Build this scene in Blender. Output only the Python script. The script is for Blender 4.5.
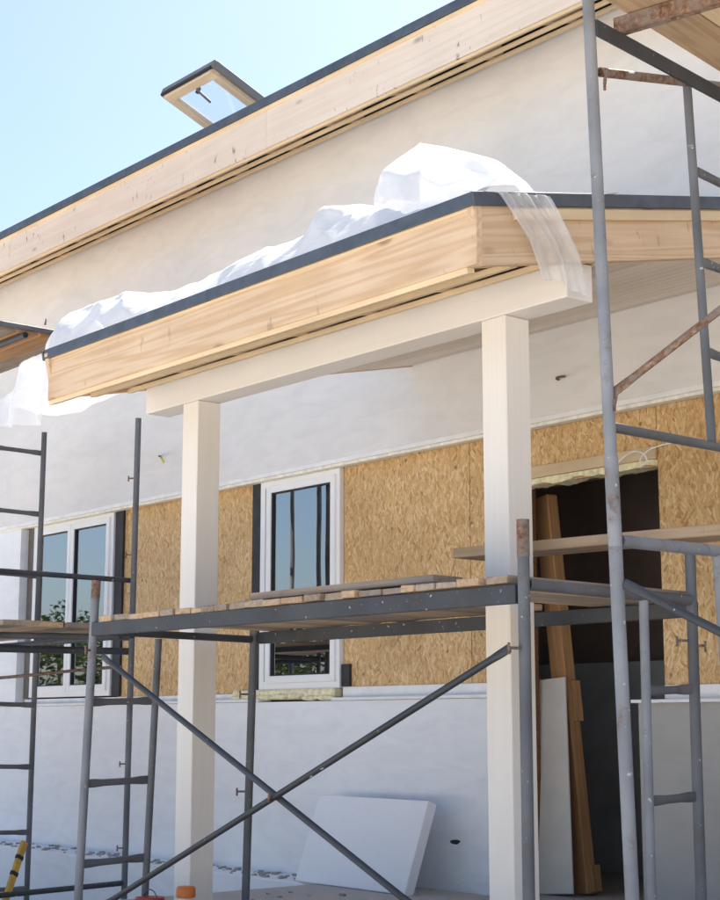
import bpy, bmesh, math, random
from mathutils import Vector, Matrix, noise
random.seed(7)
R = math.radians
scene = bpy.context.scene
for o in list(bpy.data.objects): bpy.data.objects.remove(o)

# ------------------------------------------------------------------ camera
F_PX, HEAD, PITCH = 1577.0, R(39.65), R(9.9)          # focal length in 720-px units
FW = Vector((-math.cos(HEAD)*math.cos(PITCH), math.sin(HEAD)*math.cos(PITCH), math.sin(PITCH)))
RT = Vector((math.sin(HEAD), math.cos(HEAD), 0)); UP = RT.cross(FW)
cam_d = bpy.data.cameras.new('camera'); cam = bpy.data.objects.new('camera', cam_d)
scene.collection.objects.link(cam); scene.camera = cam
cam_d.sensor_fit = 'HORIZONTAL'; cam_d.sensor_width = 36; cam_d.lens = 36*F_PX/720
cam_d.clip_start = 0.05; cam_d.clip_end = 2000
m = Matrix((RT, UP, -FW)).transposed().to_4x4(); cam.matrix_world = m
scene.render.resolution_x, scene.render.resolution_y = 819, 1024

# ------------------------------------------------------------------ sky, sun, exposure
SUN_EL, SUN_AZ = R(57), R(-14)                         # azimuth from +Y towards +X
world = bpy.data.worlds.new('World'); scene.world = world; world.use_nodes = True
wn, wl = world.node_tree.nodes, world.node_tree.links
wn.clear()
sky = wn.new('ShaderNodeTexSky'); sky.sky_type = 'NISHITA'; sky.sun_disc = False
sky.sun_elevation = SUN_EL; sky.sun_rotation = SUN_AZ
sky.air_density = 1.0; sky.dust_density = 2.2; sky.ozone_density = 3.0
bg = wn.new('ShaderNodeBackground'); bg.inputs['Strength'].default_value = 0.072
wo = wn.new('ShaderNodeOutputWorld')
wl.new(sky.outputs[0], bg.inputs[0]); wl.new(bg.outputs[0], wo.inputs[0])
sun_d = bpy.data.lights.new('sun', 'SUN'); sun_d.energy = 5.0; sun_d.angle = R(0.5); sun_d.color = (1, 0.95, 0.88)
sun = bpy.data.objects.new('sun', sun_d); scene.collection.objects.link(sun)
sdir = Vector((math.sin(SUN_AZ)*math.cos(SUN_EL), math.cos(SUN_AZ)*math.cos(SUN_EL), math.sin(SUN_EL)))
sun.rotation_euler = sdir.to_track_quat('Z', 'Y').to_euler(); sun.location = (0, 20, 30)
vs = scene.view_settings
vs.view_transform = 'Standard'; vs.look = 'None'; vs.gamma = 1; vs.use_curve_mapping = False
vs.exposure = 1.75

# ------------------------------------------------------------------ measuring helpers (camera stands at the origin)
def ray(x, y): return FW + RT*((x-360)/F_PX) - UP*((y-450)/F_PX)
def onX(x, y, X): d = ray(x, y); return d*(X/d.x)
def onY(x, y, Y): d = ray(x, y); return d*(Y/d.y)

# ------------------------------------------------------------------ object helpers
COL = scene.collection
WM = {}
def tag(o, label=None, cat=None, group=None, kind=None):
    for k, v in (('label', label), ('category', cat), ('group', group), ('kind', kind)):
        if v: o[k] = v
    return o
def link(name, me, mat=None, parent=None, M=None):
    o = bpy.data.objects.new(name, me); COL.objects.link(o)
    M = M or Matrix.Identity(4)
    if mat is not None and me is not None and not me.materials: me.materials.append(mat)
    WM[o.name] = M
    if parent:
        o.parent = parent; o.matrix_parent_inverse = WM[parent.name].inverted()
    o.matrix_basis = M
    return o
def empty(name, loc, label, cat, group=None):
    o = link(name, None, M=Matrix.Translation(loc)); o.empty_display_size = 0.1
    return tag(o, label, cat, group)
CACHE = {}
def box_mesh(lx, ly, lz, bev, mat, wob=0.0):
    key = (round(lx, 4), round(ly, 4), round(lz, 4), bev, mat.name, wob)
    if key in CACHE and not wob: return CACHE[key]
    bm = bmesh.new(); bmesh.ops.create_cube(bm, size=1)
    bmesh.ops.scale(bm, vec=(lx, ly, lz), verts=bm.verts)
    if bev: bmesh.ops.bevel(bm, geom=list(bm.edges), offset=bev, segments=1, affect='EDGES', clamp_overlap=True)
    if wob:
        for v in bm.verts: v.co += Vector((random.uniform(-1, 1), random.uniform(-1, 1), random.uniform(-1, 1)))*wob
    me = bpy.data.meshes.new('box'); bm.to_mesh(me); bm.free(); me.materials.append(mat)
    CACHE[key] = me
    return me
def frame_of(d, up):
    x = d.normalized(); z = (up - x*up.dot(x)).normalized(); y = z.cross(x)
    return Matrix((x, y, z)).transposed()
def board(name, p0, p1, w, h, mat, parent=None, up=(0, 0, 1), bev=0.003, wob=0.0):
    """box of width w and height h running p0 -> p1 (local X is its length)"""
    p0, p1 = Vector(p0), Vector(p1); d = p1 - p0
    me = box_mesh(d.length, w, h, bev, mat, wob)
    return link(name, me, None, parent, Matrix.Translation((p0+p1)/2) @ frame_of(d, Vector(up)).to_4x4())
def slab(name, a, b, mat, parent=None, bev=0.0):
    a, b = Vector(a), Vector(b); s = b - a
    return link(name, box_mesh(abs(s.x), abs(s.y), abs(s.z), bev, mat), None, parent, Matrix.Translation((a+b)/2))
def tube(name, p0, p1, r, mat, parent=None, flat=False, seg=14, wall=0.004, bow=0.0):
    p0, p1 = Vector(p0), Vector(p1); d = p1 - p0; L = d.length
    key = ('t', round(L, 4), r, mat.name, flat, seg, round(bow, 4))
    if key in CACHE: me = CACHE[key]
    else:
        bm = bmesh.new()
        def ring(x, rr, sy=1, sz=1, off=0):
            return [bm.verts.new((x, math.cos(2*math.pi*i/seg)*rr*sy, math.sin(2*math.pi*i/seg)*rr*sz + off)) for i in range(seg)]
        rings = []
        if flat:
            for x, sy, sz in ((0, .35, 1.25), (.05, .35, 1.25), (.1, 1, 1), (L-.1, 1, 1), (L-.05, .35, 1.25), (L, .35, 1.25)):
                rings.append(ring(x, r, sy, sz))
        else:
            rings = [ring(.02, r-wall), ring(0, r-wall)]
            n = max(2, int(L/0.25)) if bow else 1
            for i in range(n+1):
                t = i/n; rings.append(ring(t*L, r, off=bow*4*t*(1-t)))
            rings += [ring(L, r-wall), ring(L-.02, r-wall)]
        for a, b in zip(rings, rings[1:]):
            for i in range(seg):
                f = bm.faces.new((a[i], a[(i+1) % seg], b[(i+1) % seg], b[i])); f.smooth = True
        bm.faces.new(rings[0]); bm.faces.new(rings[-1])
        bmesh.ops.recalc_face_normals(bm, faces=bm.faces)
        for e in bm.edges:
            if e.is_manifold and e.calc_face_angle(0) > 0.9: e.smooth = False
        me = bpy.data.meshes.new('tube'); bm.to_mesh(me); bm.free(); me.materials.append(mat); CACHE[key] = me
    up = Vector((0, 0, 1)) if abs(d.normalized().z) < .95 else Vector((0, 1, 0))
    return link(name, me, None, parent, Matrix.Translation(p0) @ frame_of(d, up).to_4x4())
def mesh_from(name, verts, faces, mat, parent=None, smooth=False, M=None):
    me = bpy.data.meshes.new(name); me.from_pydata([tuple(v) for v in verts], [], faces); me.update()
    if smooth: me.polygons.foreach_set('use_smooth', [True]*len(me.polygons))
    return link(name, me, mat, parent, M)
def multi_box(name, boxes, mat, parent=None):
    vs_, fs = [], []
    for (x0, y0, z0), (x1, y1, z1) in boxes:
        b = len(vs_)
        vs_ += [(x, y, z) for x in (x0, x1) for y in (y0, y1) for z in (z0, z1)]
        fs += [tuple(b+i for i in f) for f in ((0, 1, 3, 2), (4, 6, 7, 5), (0, 4, 5, 1), (2, 3, 7, 6), (0, 2, 6, 4), (1, 5, 7, 3))]
    return mesh_from(name, vs_, fs, mat, parent)
def sweep(name, pts, r, mat, parent=None, seg=8):
    cu = bpy.data.curves.new(name, 'CURVE'); cu.dimensions = '3D'; cu.bevel_depth = r; cu.bevel_resolution = 2; cu.use_fill_caps = True
    sp = cu.splines.new('NURBS'); sp.points.add(len(pts)-1); sp.use_endpoint_u = True; sp.order_u = 4; sp.resolution_u = 6
    for p, q in zip(sp.points, pts): p.co = (*q, 1)
    tmp = bpy.data.objects.new('tmp', cu); COL.objects.link(tmp)
    dg = bpy.context.evaluated_depsgraph_get(); dg.update()
    me = bpy.data.meshes.new_from_object(tmp.evaluated_get(dg)); bpy.data.objects.remove(tmp)
    me.materials.clear()
    me.polygons.foreach_set('use_smooth', [True]*len(me.polygons))
    return link(name, me, mat, parent)

# ------------------------------------------------------------------ materials
def new_mat(name):
    mt = bpy.data.materials.new(name); mt.use_nodes = True
    return mt, mt.node_tree.nodes, mt.node_tree.links, mt.node_tree.nodes['Principled BSDF']
def nd(n, typ, **kw):
    x = n.new(typ)
    for k, v in kw.items():
        if k in x.inputs: x.inputs[k].default_value = v
        else: setattr(x, k, v)
    return x
def ramp(n, l, src, stops):
    r = n.new('ShaderNodeValToRGB'); el = r.color_ramp.elements
    while len(el) < len(stops): el.new(0.5)
    for e, (p, c) in zip(el, stops):
        e.position = p; e.color = (*c, 1) if len(c) == 3 else c
    l.new(src, r.inputs[0]); return r
def mix(n, l, fac, a, b, mode='MIX'):
    x = n.new('ShaderNodeMix'); x.data_type = 'RGBA'; x.blend_type = mode
    for i, s in ((0, fac), (6, a), (7, b)):
        if hasattr(s, 'node'): l.new(s, x.inputs[i])
        else: x.inputs[i].default_value = s if i == 0 else (*s, 1)
    return x.outputs[2]
def coords(n, l, scale=(1, 1, 1), rnd=True):
    tc = n.new('ShaderNodeTexCoord'); src = tc.outputs['Object']
    if rnd:
        oi = n.new('ShaderNodeObjectInfo'); mu = n.new('ShaderNodeVectorMath'); mu.operation = 'MULTIPLY_ADD'
        cx = n.new('ShaderNodeCombineXYZ')
        for i in range(3): l.new(oi.outputs['Random'], cx.inputs[i])
        l.new(cx.outputs[0], mu.inputs[0]); mu.inputs[1].default_value = (37, 53, 71); l.new(src, mu.inputs[2]); src = mu.outputs[0]
    mp = n.new('ShaderNodeMapping'); mp.inputs['Scale'].default_value = scale; l.new(src, mp.inputs[0])
    return src, mp.outputs[0]
def bump(n, l, h, bsdf, strength=.3, dist=.005):
    b = n.new('ShaderNodeBump'); b.inputs['Strength'].default_value = strength; b.inputs['Distance'].default_value = dist
    l.new(h, b.inputs['Height']); l.new(b.outputs[0], bsdf.inputs['Normal'])
def math_n(n, l, op, a, b=None):
    x = n.new('ShaderNodeMath'); x.operation = op
    for i, s in ((0, a), (1, b)):
        if s is None: continue
        if hasattr(s, 'node'): l.new(s, x.inputs[i])
        else: x.inputs[i].default_value = s
    return x.outputs[0]

def wood(name, light, dark, grain=1.0, knots=True, stains=0.0, dirt=0.0, rough=.7, var=.25):
    mt, n, l, b = new_mat(name)
    src, st = coords(n, l, (.28, 7, 7))
    n1 = nd(n, 'ShaderNodeTexNoise', Scale=1.3, Detail=2, Distortion=.15); l.new(st, n1.inputs[0])
    rings = math_n(n, l, 'SINE', math_n(n, l, 'MULTIPLY', n1.outputs[0], 60*grain))
    rings = math_n(n, l, 'MULTIPLY_ADD', rings, .5); rings.node.inputs[2].default_value = .5
    mp2 = n.new('ShaderNodeMapping'); mp2.inputs['Scale'].default_value = (2.5, 130, 130); l.new(src, mp2.inputs[0])
    n2 = nd(n, 'ShaderNodeTexNoise', Scale=1, Detail=4, Roughness=.6); l.new(mp2.outputs[0], n2.inputs[0])
    fac = mix(n, l, .55, rings, n2.outputs[0])
    rp = ramp(n, l, fac, [(.15, light), (.85, dark)])
    n3 = nd(n, 'ShaderNodeTexNoise', Scale=2.3, Detail=3); l.new(src, n3.inputs[0])
    tone = ramp(n, l, n3.outputs[0], [(.3, (1-var*.5,)*3), (.7, (1+var*.25,)*3)])
    col = mix(n, l, 1.0, rp.outputs[0], tone.outputs[0], 'MULTIPLY')
    oi = n.new('ShaderNodeObjectInfo')
    rt_ = ramp(n, l, oi.outputs['Random'], [(0, (1-var*.6, 1-var*.7, 1-var*.8)), (1, (1.05, 1.03, 1))])
    col = mix(n, l, 1.0, col, rt_.outputs[0], 'MULTIPLY')
    if knots:
        mk = n.new('ShaderNodeMapping'); mk.inputs['Scale'].default_value = (2.0, 5, 5); l.new(src, mk.inputs[0])
        vo = nd(n, 'ShaderNodeTexVoronoi', Scale=1.0); l.new(mk.outputs[0], vo.inputs[0])
        kn = ramp(n, l, vo.outputs['Distance'], [(.05, (1, 1, 1)), (.12, (0, 0, 0))])
        col = mix(n, l, math_n(n, l, 'MULTIPLY', kn.outputs[0], .75), col, tuple(c*.45 for c in dark))
    if stains:
        ms = n.new('ShaderNodeMapping'); ms.inputs['Scale'].default_value = (9, 3, 3); l.new(src, ms.inputs[0])
        n4 = nd(n, 'ShaderNodeTexNoise', Scale=2.2, Detail=5, Roughness=.65); l.new(ms.outputs[0], n4.inputs[0])
        s4 = ramp(n, l, n4.outputs[0], [(.635, (0, 0, 0)), (.70, (1, 1, 1))])
        col = mix(n, l, math_n(n, l, 'MULTIPLY', s4.outputs[0], stains), col, (.12, .1, .09))
    if dirt:
        n5 = nd(n, 'ShaderNodeTexNoise', Scale=6, Detail=6, Roughness=.7); l.new(src, n5.inputs[0])
        s5 = ramp(n, l, n5.outputs[0], [(.45, (0, 0, 0)), (.65, (1, 1, 1))])
        col = mix(n, l, math_n(n, l, 'MULTIPLY', s5.outputs[0], dirt), col, (.3, .28, .26))
    l.new(col, b.inputs['Base Color']); b.inputs['Roughness'].default_value = rough
    b.inputs['Specular IOR Level'].default_value = .25
    bump(n, l, fac, b, .25, .002)
    return mt

def plaster(name, base, tint, rough=.9, trowel=.4):
    mt, n, l, b = new_mat(name)
    src, st = coords(n, l, (1, 1, 1), rnd=False)
    n1 = nd(n, 'ShaderNodeTexNoise', Scale=.55, Detail=5, Roughness=.55, Distortion=.4); l.new(src, n1.inputs[0])
    r1 = ramp(n, l, n1.outputs[0], [(.35, base), (.65, tint)])
    mp = n.new('ShaderNodeMapping'); mp.inputs['Scale'].default_value = (1, 1, 3.2); l.new(src, mp.inputs[0])
    n2 = nd(n, 'ShaderNodeTexNoise', Scale=2.4, Detail=6, Roughness=.6, Distortion=1.2); l.new(mp.outputs[0], n2.inputs[0])
    r2 = ramp(n, l, n2.outputs[0], [(.3, (.93, .93, .93)), (.55, (1, 1, 1)), (.75, (1.03, 1.03, 1.02))])
    col = mix(n, l, 1.0, r1.outputs[0], r2.outputs[0], 'MULTIPLY')
    n4 = nd(n, 'ShaderNodeTexNoise', Scale=7, Detail=4, Roughness=.6); l.new(src, n4.inputs[0])
    s4 = ramp(n, l, n4.outputs[0], [(.68, (0, 0, 0)), (.8, (1, 1, 1))])
    col = mix(n, l, math_n(n, l, 'MULTIPLY', s4.outputs[0], .25), col, tuple(c*.72 for c in base))
    l.new(col, b.inputs['Base Color']); b.inputs['Roughness'].default_value = rough
    b.inputs['Specular IOR Level'].default_value = .2
    n3 = nd(n, 'ShaderNodeTexNoise', Scale=160, Detail=3); l.new(src, n3.inputs[0])
    h = mix(n, l, .35, n2.outputs[0], n3.outputs[0])
    bump(n, l, h, b, trowel, .006)
    return mt

def osb(name):
    mt, n, l, b = new_mat(name)
    src, _ = coords(n, l, rnd=True)
    base = nd(n, 'ShaderNodeTexNoise', Scale=9, Detail=2); l.new(src, base.inputs[0])
    col = None; hgt = None
    for k, (cs, off) in enumerate(((17, 0), (14, 7.3), (21, 3.1))):
        ad = n.new('ShaderNodeVectorMath'); ad.operation = 'ADD'; ad.inputs[1].default_value = (off, 0, off*1.7); l.new(src, ad.inputs[0])
        big = nd(n, 'ShaderNodeTexVoronoi', Scale=cs); big.inputs['Randomness'].default_value = 1; l.new(ad.outputs[0], big.inputs[0])
        sep = n.new('ShaderNodeSeparateColor'); l.new(big.outputs['Color'], sep.inputs[0])
        ang = math_n(n, l, 'MULTIPLY', math_n(n, l, 'SUBTRACT', sep.outputs[0], .5), 1.5)
        vr = n.new('ShaderNodeVectorRotate'); vr.rotation_type = 'Y_AXIS'; l.new(ad.outputs[0], vr.inputs['Vector']); l.new(ang, vr.inputs['Angle'])
        mp = n.new('ShaderNodeMapping'); mp.inputs['Scale'].default_value = (85, 14, 12); l.new(vr.outputs[0], mp.inputs[0])
        fl = nd(n, 'ShaderNodeTexVoronoi', Scale=1); l.new(mp.outputs[0], fl.inputs[0])
        s2 = n.new('ShaderNodeSeparateColor'); l.new(fl.outputs['Color'], s2.inputs[0])
        rp = ramp(n, l, s2.outputs[0], [(0, (.44, .24, .085)), (.2, (.62, .38, .155)), (.7, (.72, .48, .225)), (1, (.82, .62, .36))])
        mg = n.new('ShaderNodeMapping'); mg.inputs['Scale'].default_value = (220, 10, 8); l.new(vr.outputs[0], mg.inputs[0])
        gr = nd(n, 'ShaderNodeTexNoise', Scale=1, Detail=3); l.new(mg.outputs[0], gr.inputs[0])
        g2 = ramp(n, l, gr.outputs[0], [(.3, (.8, .76, .7)), (.7, (1.06, 1.06, 1.06))])
        c = mix(n, l, 1.0, rp.outputs[0], g2.outputs[0], 'MULTIPLY')
        if col is None: col, hgt = c, s2.outputs[0]
        else:
            sel = math_n(n, l, 'GREATER_THAN', s2.outputs[1], .55)
            col = mix(n, l, sel, col, c); hgt = mix(n, l, sel, hgt, s2.outputs[0])
    spots = nd(n, 'ShaderNodeTexVoronoi', Scale=6.5); l.new(src, spots.inputs[0])
    sp = ramp(n, l, spots.outputs['Distance'], [(.06, (1, 1, 1)), (.1, (0, 0, 0))])
    col = mix(n, l, math_n(n, l, 'MULTIPLY', sp.outputs[0], .7), col, (.1, .05, .02))
    big = nd(n, 'ShaderNodeTexNoise', Scale=1.3, Detail=3); l.new(src, big.inputs[0])
    tn = ramp(n, l, big.outputs[0], [(.3, (.86, .84, .8)), (.7, (1.08, 1.1, 1.14))])
    col = mix(n, l, 1.0, col, tn.outputs[0], 'MULTIPLY')
    l.new(col, b.inputs['Base Color']); b.inputs['Roughness'].default_value = .6
    bump(n, l, hgt, b, .35, .002)
    return mt

def steel(name, paint, rust=.3, rough=.5, metal=.25):
    mt, n, l, b = new_mat(name)
    src, _ = coords(n, l)
    n1 = nd(n, 'ShaderNodeTexNoise', Scale=11, Detail=7, Roughness=.7); l.new(src, n1.inputs[0])
    r1 = ramp(n, l, n1.outputs[0], [(.62-rust*.3, (0, 0, 0)), (.72-rust*.2, (1, 1, 1))])
    n2 = nd(n, 'ShaderNodeTexNoise', Scale=4, Detail=4); l.new(src, n2.inputs[0])
    pc = ramp(n, l, n2.outputs[0], [(.3, tuple(c*.75 for c in paint)), (.7, tuple(min(1, c*1.25) for c in paint))])
    n6 = nd(n, 'ShaderNodeTexNoise', Scale=45, Detail=5, Roughness=.7); l.new(src, n6.inputs[0])
    rc = ramp(n, l, n6.outputs[0], [(.32, (.07, .035, .02)), (.5, (.19, .10, .06)), (.68, (.36, .27, .2))])
    col = mix(n, l, math_n(n, l, 'MULTIPLY', r1.outputs[0], min(1, rust*2.2)), pc.outputs[0], rc.outputs[0])
    n3 = nd(n, 'ShaderNodeTexNoise', Scale=38, Detail=3); l.new(src, n3.inputs[0])
    r3 = ramp(n, l, n3.outputs[0], [(.70, (0, 0, 0)), (.74, (1, 1, 1))])
    col = mix(n, l, math_n(n, l, 'MULTIPLY', r3.outputs[0], .8), col, (.62, .62, .6))
    l.new(col, b.inputs['Base Color']); b.inputs['Metallic'].default_value = metal
    rr = ramp(n, l, r1.outputs[0], [(0, (rough,)*3), (1, (.85,)*3)]); l.new(rr.outputs[0], b.inputs['Roughness'])
    bump(n, l, n1.outputs[0], b, .15, .002)
    return mt

def plain(name, colr, rough=.6, var=.12, scale=12, metal=0, spec=.4, bmp=.1):
    mt, n, l, b = new_mat(name)
    src, _ = coords(n, l)
    n1 = nd(n, 'ShaderNodeTexNoise', Scale=scale, Detail=5, Roughness=.6); l.new(src, n1.inputs[0])
    r1 = ramp(n, l, n1.outputs[0], [(.3, tuple(c*(1-var) for c in colr)), (.7, tuple(min(1, c*(1+var)) for c in colr))])
    l.new(r1.outputs[0], b.inputs['Base Color']); b.inputs['Roughness'].default_value = rough
    b.inputs['Metallic'].default_value = metal; b.inputs['Specular IOR Level'].default_value = spec
    if bmp: bump(n, l, n1.outputs[0], b, bmp, .003)
    return mt

def glass_mat(name='window_glass', k=.30, tint=(.72, .78, .78, 1)):
    mt, n, l, b = new_mat(name); out = n['Material Output']; n.remove(b)
    fr = nd(n, 'ShaderNodeFresnel', IOR=1.55); fc = math_n(n, l, 'MULTIPLY_ADD', fr.outputs[0], 1.7); fc.node.inputs[2].default_value = k
    fc.node.use_clamp = True
    tr = nd(n, 'ShaderNodeBsdfTransparent'); tr.inputs[0].default_value = tint
    gl = nd(n, 'ShaderNodeBsdfGlossy', Roughness=.01); gl.inputs[0].default_value = (.95, .97, 1, 1)
    src, _ = coords(n, l); nz = nd(n, 'ShaderNodeTexNoise', Scale=1.8, Detail=1); l.new(src, nz.inputs[0])
    bp = n.new('ShaderNodeBump'); bp.inputs['Strength'].default_value = .05; bp.inputs['Distance'].default_value = .02
    l.new(nz.outputs[0], bp.inputs['Height']); l.new(bp.outputs[0], gl.inputs['Normal'])
    ms = n.new('ShaderNodeMixShader'); l.new(fc, ms.inputs[0]); l.new(tr.outputs[0], ms.inputs[1]); l.new(gl.outputs[0], ms.inputs[2])
    l.new(ms.outputs[0], out.inputs[0]); return mt

def film_mat(name, clear):
    mt, n, l, b = new_mat(name); out = n['Material Output']; n.remove(b)
    df = nd(n, 'ShaderNodeBsdfDiffuse'); df.inputs[0].default_value = (.82, .83, .85, 1)
    tl = nd(n, 'ShaderNodeBsdfTranslucent'); tl.inputs[0].default_value = (.93, .94, .95, 1)
    gl = nd(n, 'ShaderNodeBsdfGlossy', Roughness=.2)
    tr = nd(n, 'ShaderNodeBsdfTransparent')
    m1 = n.new('ShaderNodeMixShader'); m1.inputs[0].default_value = .12; l.new(df.outputs[0], m1.inputs[1]); l.new(tl.outputs[0], m1.inputs[2])
    m2 = n.new('ShaderNodeMixShader'); m2.inputs[0].default_value = .05; l.new(m1.outputs[0], m2.inputs[1]); l.new(gl.outputs[0], m2.inputs[2])
    lw = nd(n, 'ShaderNodeLayerWeight', Blend=.35)
    src, st = coords(n, l, (2.5, 2.5, .8)); nz = nd(n, 'ShaderNodeTexNoise', Scale=3, Detail=2); l.new(st, nz.inputs[0])
    v = math_n(n, l, 'MULTIPLY', lw.outputs['Facing'], clear*.9)
    v = math_n(n, l, 'SUBTRACT', clear*1.25, v)
    v = math_n(n, l, 'MULTIPLY', v, math_n(n, l, 'ADD', nz.outputs[0], .5)); v.node.use_clamp = True
    cs, ct = coords(n, l, (1.6, 7, 5)); nb = nd(n, 'ShaderNodeTexNoise', Scale=3, Detail=4, Roughness=.6, Distortion=1.5); l.new(ct, nb.inputs[0])
    bp = n.new('ShaderNodeBump'); bp.inputs['Strength'].default_value = .22; bp.inputs['Distance'].default_value = .02; l.new(nb.outputs[0], bp.inputs['Height'])
    for q in (df, tl, gl): l.new(bp.outputs[0], q.inputs['Normal'])
    m3 = n.new('ShaderNodeMixShader'); l.new(v, m3.inputs[0]); l.new(m2.outputs[0], m3.inputs[1]); l.new(tr.outputs[0], m3.inputs[2])
    l.new(m3.outputs[0], out.inputs[0]); return mt

M_FASCIA = wood('spruce_fascia', (.75, .59, .43), (.60, .41, .25), 1.0, True, .3, var=.18)
M_PALE = wood('pale_planed_spruce', (.74, .66, .58), (.69, .59, .50), .6, True, .8, var=.1)
M_LATH = wood('lath_wood', (.80, .66, .46), (.74, .58, .38), .8, False, .1)
M_WHITEWOOD = wood('primed_white_wood', (.82, .80, .77), (.80, .77, .73), .7, False, 0, rough=.55, var=.04)
M_CEIL = wood('pale_ceiling_board', (.82, .76, .68), (.76, .68, .59), .8, True, .1, var=.1)
M_DARKWOOD = wood('old_sheathing', (.24, .12, .055), (.15, .07, .03), 1, True)
M_PLANK = wood('scaffold_plank', (.66, .50, .34), (.50, .34, .20), 1, True, .25, .2, var=.35)
M_OLDPLANK = wood('weathered_plank', (.46, .37, .29), (.32, .24, .17), 1.1, True, .4, .6, var=.5)
M_TIMBER = wood('door_timber', (.54, .32, .16), (.42, .22, .10), 1.0, True, .15)
M_PLAST = plaster('upper_render', (.70, .69, .68), (.78, .76, .74))
M_LOW = plaster('lower_white_render', (.82, .83, .86), (.87, .88, .89), trowel=.25)
M_GREYLOW = plaster('grey_base_coat', (.42, .41, .39), (.47, .46, .44), trowel=.3)
M_OSB = osb('osb_board')
M_FLASH = plain('slate_flashing', (.085, .1, .125), .45, .25, 9, .2)
M_ROOF = plain('dark_roofing', (.06, .065, .075), .7, .2, 6)
M_PVC = plain('white_pvc', (.86, .86, .87), .35, .03, 4, 0, .5, 0)
M_TRIM = plain('white_profile', (.82, .82, .82), .5, .08, 9, 0, .4, .05)
M_CREAM = plain('cream_foam_edge', (.84, .81, .72), .9, .15, 20, 0, .2, .4)
M_FOAM = plain('yellow_spray_foam', (.80, .73, .48), .9, .25, 25, 0, .2, .9)
M_DARKSTRIP = plain('charcoal_tape', (.035, .035, .04), .7, .3, 10)
M_BROWNSTRIP = plain('brown_grey_strip', (.16, .14, .12), .8, .2, 10)
M_GLASS = glass_mat()
M_CLEAR = glass_mat('roof_window_glass', .02, (.93, .95, .96, 1))
M_STEEL = steel('grey_scaffold_paint', (.125, .132, .145), .2, .6, .1)
M_STEELD = steel('dark_scaffold_paint', (.05, .056, .066), .14, .6, .1)
M_STEELL = steel('light_scaffold_paint', (.235, .25, .275), .2, .6, .1)
M_STEELR = steel('rust_speckled_paint', (.28, .29, .31), .42, .6)
M_RUST = steel('rusty_scaffold_steel', (.22, .19, .17), .75, .8, .1)
M_DARKSTEEL = steel('blackened_brace', (.035, .04, .045), .1)
M_EPS = plain('white_foam_board', (.88, .89, .91), .8, .02, 60, 0, .2, .1)
M_DRY = plain('plasterboard', (.60, .57, .52), .85, .06, 5, 0, .2, .05)
M_CONC = plaster('concrete', (.40, .39, .37), (.48, .46, .44))
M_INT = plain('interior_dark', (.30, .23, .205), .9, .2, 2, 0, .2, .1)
M_INTG = plain('interior_grey', (.55, .56, .57), .9, .12, 3, 0, .2, .1)
M_FILM = film_mat('white_film', .30)
M_VEIL = film_mat('clear_film', .47)
M_BLACK = plain('black_rubber', (.02, .02, .022), .6, .1)
M_ALU = plain('warm_grey_aluminium', (.22, .20, .18), .45, .1, 10, .3)
M_SASHWOOD = wood('pine_sash', (.70, .60, .47), (.60, .49, .36), .8, False)

# ------------------------------------------------------------------ ground
GZ = -1.45
def ground_mat():
    mt, n, l, b = new_mat('dry_sandy_soil')
    src, _ = coords(n, l, rnd=False)
    n1 = nd(n, 'ShaderNodeTexNoise', Scale=.35, Detail=8, Roughness=.65); l.new(src, n1.inputs[0])
    r1 = ramp(n, l, n1.outputs[0], [(.3, (.52, .47, .40)), (.5, (.61, .56, .49)), (.7, (.68, .63, .56))])
    n2 = nd(n, 'ShaderNodeTexNoise', Scale=22, Detail=6, Roughness=.7); l.new(src, n2.inputs[0])
    r2 = ramp(n, l, n2.outputs[0], [(.3, (.7, .7, .7)), (.6, (1, 1, 1))])
    col = mix(n, l, 1.0, r1.outputs[0], r2.outputs[0], 'MULTIPLY')
    l.new(col, b.inputs['Base Color']); b.inputs['Roughness'].default_value = .95
    bump(n, l, n2.outputs[0], b, .6, .03); return mt
gs = 600
tag(mesh_from('ground', [(-gs, -gs, GZ), (gs, -gs, GZ), (gs, gs, GZ), (-gs, gs, GZ)], [(0, 1, 2, 3)], ground_mat()),
    'dry sandy building ground around the house', None, None, 'structure')

# ------------------------------------------------------------------ house
WY, OY = 6.60, 6.70                    # plaster face, OSB face
XL, XR = -17.0, 2.0
TRIM_Z, SILL_Z, FLOOR = 1.75, 0.17, -0.97
DOOR_L, DOOR_R, DOOR_T = -6.62, -5.53, 1.40
house = empty('house', (-7, WY, GZ), 'unfinished single-storey house with white plaster, bare chipboard and wooden porch', 'house')
slab('upper_wall', (XL, WY, TRIM_Z), (XR, WY+.14, 4.10), M_PLAST, house)
slab('lower_wall', (XL, WY, GZ), (DOOR_L, WY+.14, SILL_Z-.012), M_LOW, house)
tag(slab('lower_wall', (DOOR_R-.10, WY, GZ), (XR, WY+.14, SILL_Z-.055), M_GREYLOW, house), 'lower wall with grey base coat right of the doorway')
# insulation edge above the boards: cream foam edge, white starter profile
for x0, x1 in ((XL, XR),):
    board('starter_profile', (x0, WY-.004, TRIM_Z+.012), (x1, WY-.004, TRIM_Z+.012), .012, .03, M_TRIM, house, bev=.001)
    board('insulation_edge', (x0, WY+.035, TRIM_Z-.012), (x1, WY+.035, TRIM_Z-.012), .06, .022, M_CREAM, house, bev=.002)
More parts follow.
